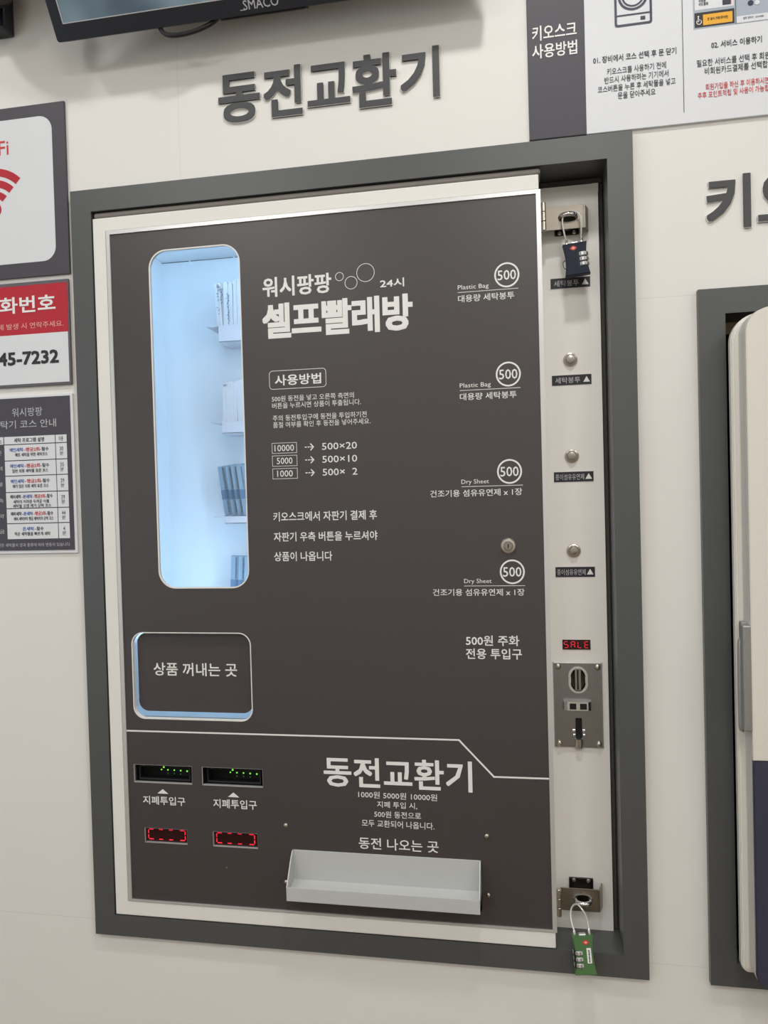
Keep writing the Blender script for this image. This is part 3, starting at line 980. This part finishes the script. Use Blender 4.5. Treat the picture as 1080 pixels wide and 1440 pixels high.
s = MB()
s.box(-300, -11.8, FY, WALL_Y, 820.4, 976, 0, bev=.4)
s.fill([rect(-296, -13.6, 898.2, 971)], FY - .3, m=1)
s.fill([rect(-296, -14.8, 824.4, 898.2)], FY - .3, m=2)
s.text('전화번호', -157, -33.3, 930.2, 955, FY - .6, 3, .022)
s.text('문제 발생 시 연락주세요.', -141, -21.4, 906.6, 915.4, FY - .6, 4, .004)
s.text('45-7232', -132, -31, 852.9, 873, FY - .6, 5, .04)
s.build('phone_number_sign', [mInkGrey, mRed, mSignWhite, mPrint, mPink, mInk], label='red and white sign with a telephone number ending 45-7232', cat='sign')

s = MB()
s.box(-300, -11.9, FY + 1, WALL_Y, 569.6, 807, 1, bev=.4)
s.box(-296, -16.4, FY, FY + 1.5, 574.4, 803.8, 0)
s.text('워시팡팡', -112, -61.4, 776, 789, FY - .4, 3, .0)
s.text('세탁기 코스 안내', -147, -39.2, 758.4, 770.6, FY - .4, 3, .004)
rows = [747.0, 734.4, 710.1, 687.1, 662.4, 638.0, 615.2, 591.1]
for i in range(7):
    a, b_ = rows[i] - .7, rows[i + 1] + .7
    if i == 0:
        s.fill([rect(-160, -128.4, b_, a)], FY - .3, m=1)
    s.fill([rect(-127, -42.2, b_, a)], FY - .3, m=1)
    s.fill([rect(-41, -23, b_, a)], FY - .3, m=1)
    if i == 0:
        s.text('세탁 프로그램 설명', -110, -60, b_ + 2.2, a - 2.4, FY - .6, 2, .01)
        s.text('비용', -35.5, -28.5, b_ + 1.8, a - 1.8, FY - .6, 2, .0)
        s.text('코스', -150, -131, b_ + 2.2, a - 2.4, FY - .6, 2, .01)
    else:
        h = a - b_
        three = i in (4,)
        z1 = a - (3 if three else 4.4)
        zz = z1 - 6
        if i < 4:
            s.text('메인세탁', -118, -95.5, zz, z1, FY - .6, 4, .014)
            s.text('–헹굼2회', -95, -68.5, zz, z1, FY - .6, 5, .014)
            s.text('–탈수', -68, -53, zz, z1, FY - .6, 2, .014)
        elif i < 6:
            s.text('예비세탁', -120, -102, zz, z1, FY - .6, 2, .014)
            s.text('–본세탁', -101.5, -83, zz, z1, FY - .6, 4, .014)
            s.text('–헹굼3회', -82.5, -62, zz, z1, FY - .6, 5, .014)
            s.text('–탈수', -61.5, -49, zz, z1, FY - .6, 2, .014)
        else:
            s.text('온세탁', -101, -82, zz, z1, FY - .6, 4, .014)
            s.text('–탈수', -81, -66, zz, z1, FY - .6, 2, .014)
        s.text(('매트 세탁을 위한 세탁코스', '일반 의류 세탁물 표준 코스', '때가 많은 의류 세탁 표준 코스', '세탁이 어려운 두꺼운 이불', '예비 세탁부터 헹굼 세탁까지 강력 코스', '적은 세탁물을 빠르게 세탁')[i - 1],
               -115 + (i == 1) * 6, -55 + (i == 5) * 6, zz - 7.4, zz - 1.8, FY - .6, 2, .01)
        if three:
            s.text('세탁물 오염 제거 강력 코스', -116, -52, zz - 13.6, zz - 8.4, FY - .6, 2, .01)
        s.text(('30', '35', '39', '39', '44', '4')[i - 1], -35 if i < 6 else -33.4, -29 if i < 6 else -30.4, (a + b_) / 2 + .4, (a + b_) / 2 + 6.4, FY - .6, 2, .0)
        s.text('분', -35, -29, (a + b_) / 2 - 6.6, (a + b_) / 2 - .8, FY - .6, 2, .0)
        s.text(('표준', '강력', '이불', '급속', '절약', '헹굼')[i - 1], -150, -131.5, (a + b_) / 2 - 3, (a + b_) / 2 + 3.4, FY - .6, 3, .0)
s.text('세탁시간은 세탁물의 양과 종류에 따라 변동이 있습니다.', -160, -22.5, 580, 585.4, FY - .6, 3, .0)
s.build('course_table_sign', [mSignGrey, mSignWhite, mInk, mPaleText, mInkBlue, mInkRed], label='grey washing course table sign with white rows and a white border', cat='sign')

s = MB()
s.box(662, 735, FY, WALL_Y, 1104.4, 1420, 0, bev=.4)
s.box(735, 1120, FY, WALL_Y, 1104.4, 1420, 1, bev=.4)
s.text('키오스크', 668.5, 725, 1231.5, 1251, FY - .4, 2, .014)
s.text('사용방법', 668, 725.3, 1208.6, 1227, FY - .4, 2, .014)
s.text('01. 장비에서 코스 선택 후 문 닫기', 744.9, 847.2, 1192.6, 1201.4, FY - .4, 3, .014)
for (t_, x0, x1, z0, z1) in (('키오스크를 사용하기 전에', 761.8, 834.5, 1176.4, 1185), ('반드시 사용하려는 기기에서', 758.5, 837.2, 1165.6, 1174.2),
                             ('코스버튼을 누른 후 세탁물을 넣고', 750, 845.6, 1154.8, 1163.4), ('문을 닫아주세요', 774.7, 821, 1144.4, 1153)):
    s.text(t_, x0, x1, z0, z1, FY - .4, 3, .006)
s.fill([rect(854.7, 855.5, 1118, 1400)], FY - .4, m=3)
s.fill([rrect(772.6, 818.8, 1235.4, 1298, 3.5, 4), rrect(775.6, 815.8, 1238.4, 1295, 1.5, 3)], FY - .4, m=4)
s.fill([rect(775.6, 815.8, 1248.6, 1250.6)], FY - .4, m=4)
s.fill([rect(804.4, 810.4, 1241.2, 1245.8)], FY - .4, m=4)
for (ro, ri) in ((18.6, 15.6), (14, 11.8)):
    s.ring(795.7, 1273.2, ro, ri, FY - .4, m=4)
# printed picture of a kiosk screen
s.fill([rect(868.2, 990, 1220.4, 1330)], FY - .3, m=7)
s.fill([rect(869.6, 917, 1221.8, 1240.2)], FY - .45, m=3)
s.fill([rect(870.2, 916.4, 1243.6, 1290)], FY - .45, m=1)
s.fill([rect(879.8, 914.6, 1223.8, 1237)], FY - .6, m=5)
s.text('큰 글씨 전환(준비중)', 885, 909.5, 1228.4, 1232.6, FY - .75, 3, .01)
s.ring(875, 1228.4, 3.2, 2.4, FY - .7, m=2)
s.fill([rect(873.6, 874.8, 1228.6, 1234)], FY - .7, m=2)
s.fill([rect(874.2, 877.6, 1230.2, 1231)], FY - .7, m=2)
s.fill([ellipse(874.2, 1235.2, 1, 1, 10)], FY - .7, m=2)
s.text('비회원\n카드결제', 875, 886, 1248.2, 1256.4, FY - .7, 3, .01)
s.fill([rect(903, 913, 1245.6, 1252)], FY - .7, m=4)
s.fill([rect(909, 914, 1245.8, 1256)], FY - .68, m=6)
s.fill([rect(918.2, 918.9, 1220.6, 1330)], FY - .6, m=3)
s.fill([rect(919.4, 990, 1221.2, 1229.4)], FY - .5, m=1)
s.text('점주 연락처 : 010-0000', 927, 951, 1224.4, 1227.6, FY - .7, 8, .004)
s.fill([ellipse(936, 1243.8, 3.4, 3.4, 18)], FY - .7, m=4)
s.fill([ellipse(943.6, 1243.4, 3, 3, 18)], FY - .7, m=1)
s.text('02. 서비스 이용하기', 889, 948.5, 1193.6, 1202.2, FY - .4, 3, .014)
for (t_, x0, x1, z0, z1, m_) in (('필요한 서비스를 선택 후 회원로그인', 871.3, 977, 1172.6, 1181.6, 3), ('비회원카드결제를 선택합니다', 880.8, 968, 1162, 1171, 3),
                                 ('회원가입을 하신 후 이용하시면', 881.3, 955.6, 1142.4, 1150.6, 9), ('추후 포인트적립 및 사용이 가능합니다', 871.8, 967, 1133, 1141, 9)):
    s.text(t_, x0, x1, z0, z1, FY - .4, m_, .006)
s.build('kiosk_guide_sign', [mSignGrey, mSignWhite, mPrint, mInk, mKioskNavy, mOrange, mPink, mSlate, mInkGrey, mInkRed], label='long white instruction sign with a dark grey end block above the machine', cat='sign')

# ---------------------------------------------------------------- monitor tilted over the machine
TVX, TVY, TVZ = 313, -40, 1292
TILT = 31.8
tv = thing('monitor', 0, 0, 0, 'black flat monitor tilted forward high on the wall, top left', 'monitor', local=True)
b_ = MB()
b_.fill([rrect(-299, 299, -1, 350, 4, 5), rrect(-283, 283, 20, 336, 1, 3)], 0, 8, 0)
b_.fill([rrect(-299, 299, -1, 350, 4, 5)], 8, 24, 0)
b_.box(-210, 210, 24, 44, 40, 300, 0, bev=8, seg=3)
b_.box(-60, 60, 8, 30, -3.5, 4, 0, bev=1.5)
b_.build('monitor_housing', mBlackBlue, tv, local=True)
MB().box(-283.2, 283.2, 2.2, 7, 19.8, 336.2).build('screen', mTv, tv, local=True)
MB().fill([rrect(-283.6, 283.6, 19.4, 336.6, 1, 3), rrect(-282.6, 282.6, 20.6, 335.4, 1, 3)], -.3, 1, 0).build('screen_edge', mAlu, tv, local=True)
lg = MB()
lg.text('SMACO', -22, 27, 4.4, 15.4, -.4, 0, .006)
lg.fill([rect(-27, -20, 4.4, 5.4)], -.4, m=0)
lg.build('logo', mPaleText, tv, local=True)
for x in (-29, 41):
    MB().box(x - 9, x + 9, 44, 54, 30, 330, bev=1).build('mounting_rail', mBlack, tv, local=True)
tv.location = W3(TVX, TVY, TVZ)
tv.rotation_euler = (math.radians(TILT), 0, 0)
br = MB()
br.box(TVX - 70, TVX + 90, 4, 10, 1400, 1560, 0, bev=1)
for x in (TVX - 29, TVX + 41):
    br.box(x - 4, x + 4, -62, 6, 1440, 1462, 0, bev=1)
br.build('wall_bracket', mBlack, label='black steel bracket carrying the tilted monitor', cat='bracket')
cb = MB()
cb.tube([(150, -30, 1330), (164, -34, 1298), (176, -36, 1283), (200, -36, 1280), (228, -34, 1286), (250, -30, 1300), (262, -24, 1330)], 3.2, n=10)
cb.build('power_cable', mBlack, label='black cable looping below the tilted monitor', cat='cable')

# ---------------------------------------------------------------- dark device in the upper left corner
dv = thing('security_camera', -75, 0, 1300, 'black rounded wall-mounted device at the upper left corner of the photo', 'security camera')
MB().box(-180, -87, -16, 10, 1340, 1420, bev=3).build('mounting_block', mBlackBlue, dv)
MB().lathe([(0, -46), (26, -40), (46, -24), (55, 0), (52, 24), (40, 40), (0, 46)], (-93, -62, 1392), axis='z', n=32).build('camera_head', mBlackBlue, dv)

# ---------------------------------------------------------------- white kiosk in the right-hand opening
KX1 = 1345
kk = thing('kiosk', 1125, 30, 38, 'white kiosk cabinet with rounded corners in the right-hand dark trim', 'kiosk')


def slab(x0, x1, z0, z1, r, y0, y1, bev, cn=(1, 1, 1, 1)):
    m = MB()
    inset = lambda g: tuple(max(q - g, 1) for q in r)
    m.fill([rrect(x0 + bev, x1 - bev, z0 + bev, z1 - bev, inset(bev), 10, cn)], y0, y1)
    for i in range(1, 4):
        t = i / 3
        ins = bev * (1 - math.sin(t * math.pi / 2))
        yy = y0 + bev * (1 - math.cos(t * math.pi / 2))
        m.fill([rrect(x0 + ins, x1 - ins, z0 + ins, z1 - ins, inset(ins), 10, cn)], yy, y1)
    return m


slab(897.6, KX1 + 6, 37, 853, (9, 9, 34, 34), -31, -15, 7).build('kiosk_body', mKioskWhite, kk)
MB().fill([rrect(906, KX1 - 8, 34, 836, (4, 4, 26, 26), 10)], -15.5, 96).build('inner_case', mBlackBlue, kk)
slab(905.4, KX1 - 3, 40, 852, (14, 14, 28, 28), -58, -30, 3).build('side_band', mKioskGrey, kk, label='grey side band of the front')
slab(905.5, KX1 - 3, 314.6, 852, (1, 1, 30, 30), -63, -57.5, 1.5, (0, 0, 1, 1)).build('upper_door', mKioskWhite, kk)
slab(905.5, KX1 - 3, 38, 314.2, (18, 18, 1, 1), -63, -57.5, 1.5, (1, 1, 0, 0)).build('lower_panel', mKioskNavy, kk, label='navy lower panel')
h = MB()
h.box(896.5, 906, -62, -48, 349, 476, 0, bev=1.6)
h.box(898.5, 906, -48, -36, 452, 478, 0, bev=1.4)
hd = h.build('latch_handle', mGun, kk)
hb = MB()
hb.tube([(901.5, -41, 455), (899.5, -41, 448), (899.2, -40, 400), (899.5, -39.5, 352), (901, -40, 346)], 4.0, n=12)
hb.build('grip_bar', mGun, hd)
MB().lathe([(0, 0), (3.4, 0), (3.4, 8), (0, 8)], (902.5, -44, 364), axis='x', n=14).build('key_cylinder', mDarkMetal, hd)

# ---------------------------------------------------------------- ceiling lamps that light the room
for (lx, ly) in (MAIN_LIGHT, (2020, -640), (-580, -640)):
    t_ = thing('downlight', lx, ly, RZ1 - 12, 'round recessed ceiling downlight ' + ('over the vending machine' if 0 < lx < 1000 else 'added over the left end of the room as fill' if lx < 0 else 'over the right end of the room'), 'ceiling light')
    MB().lathe([(66, -8), (84, -10), (88, 0), (66, 0)], (lx, ly, RZ1), axis='z', n=40).build('downlight_rim', mDoor, t_)
    MB().lathe([(0, -5), (66, -5), (66, -2), (0, -2)], (lx, ly, RZ1), axis='z', n=40).build('downlight_lens', mLens, t_)
for i, (lx, ly) in enumerate(PANELS):
    t_ = thing('ceiling_panel_light', lx, ly, RZ1 - 20, 'square ceiling light panel, ' + ('near row ' if i < 3 else 'far row ') + ('left', 'middle', 'right')[i % 3], 'ceiling light', 'square light panels on the ceiling')
    p = MB()
    for (a, c, d, e) in ((-300, 300, -300, -282), (-300, 300, 282, 300), (-300, -282, -282, 282), (282, 300, -282, 282)):
        p.box(lx + a, lx + c, ly + d, ly + e, RZ1 - 20, RZ1)
    p.build('panel_frame', mDoor, t_)
    MB().box(lx - 282, lx + 282, ly - 282, ly + 282, RZ1 - 12, RZ1 - 6).build('panel_diffuser', mLens, t_)
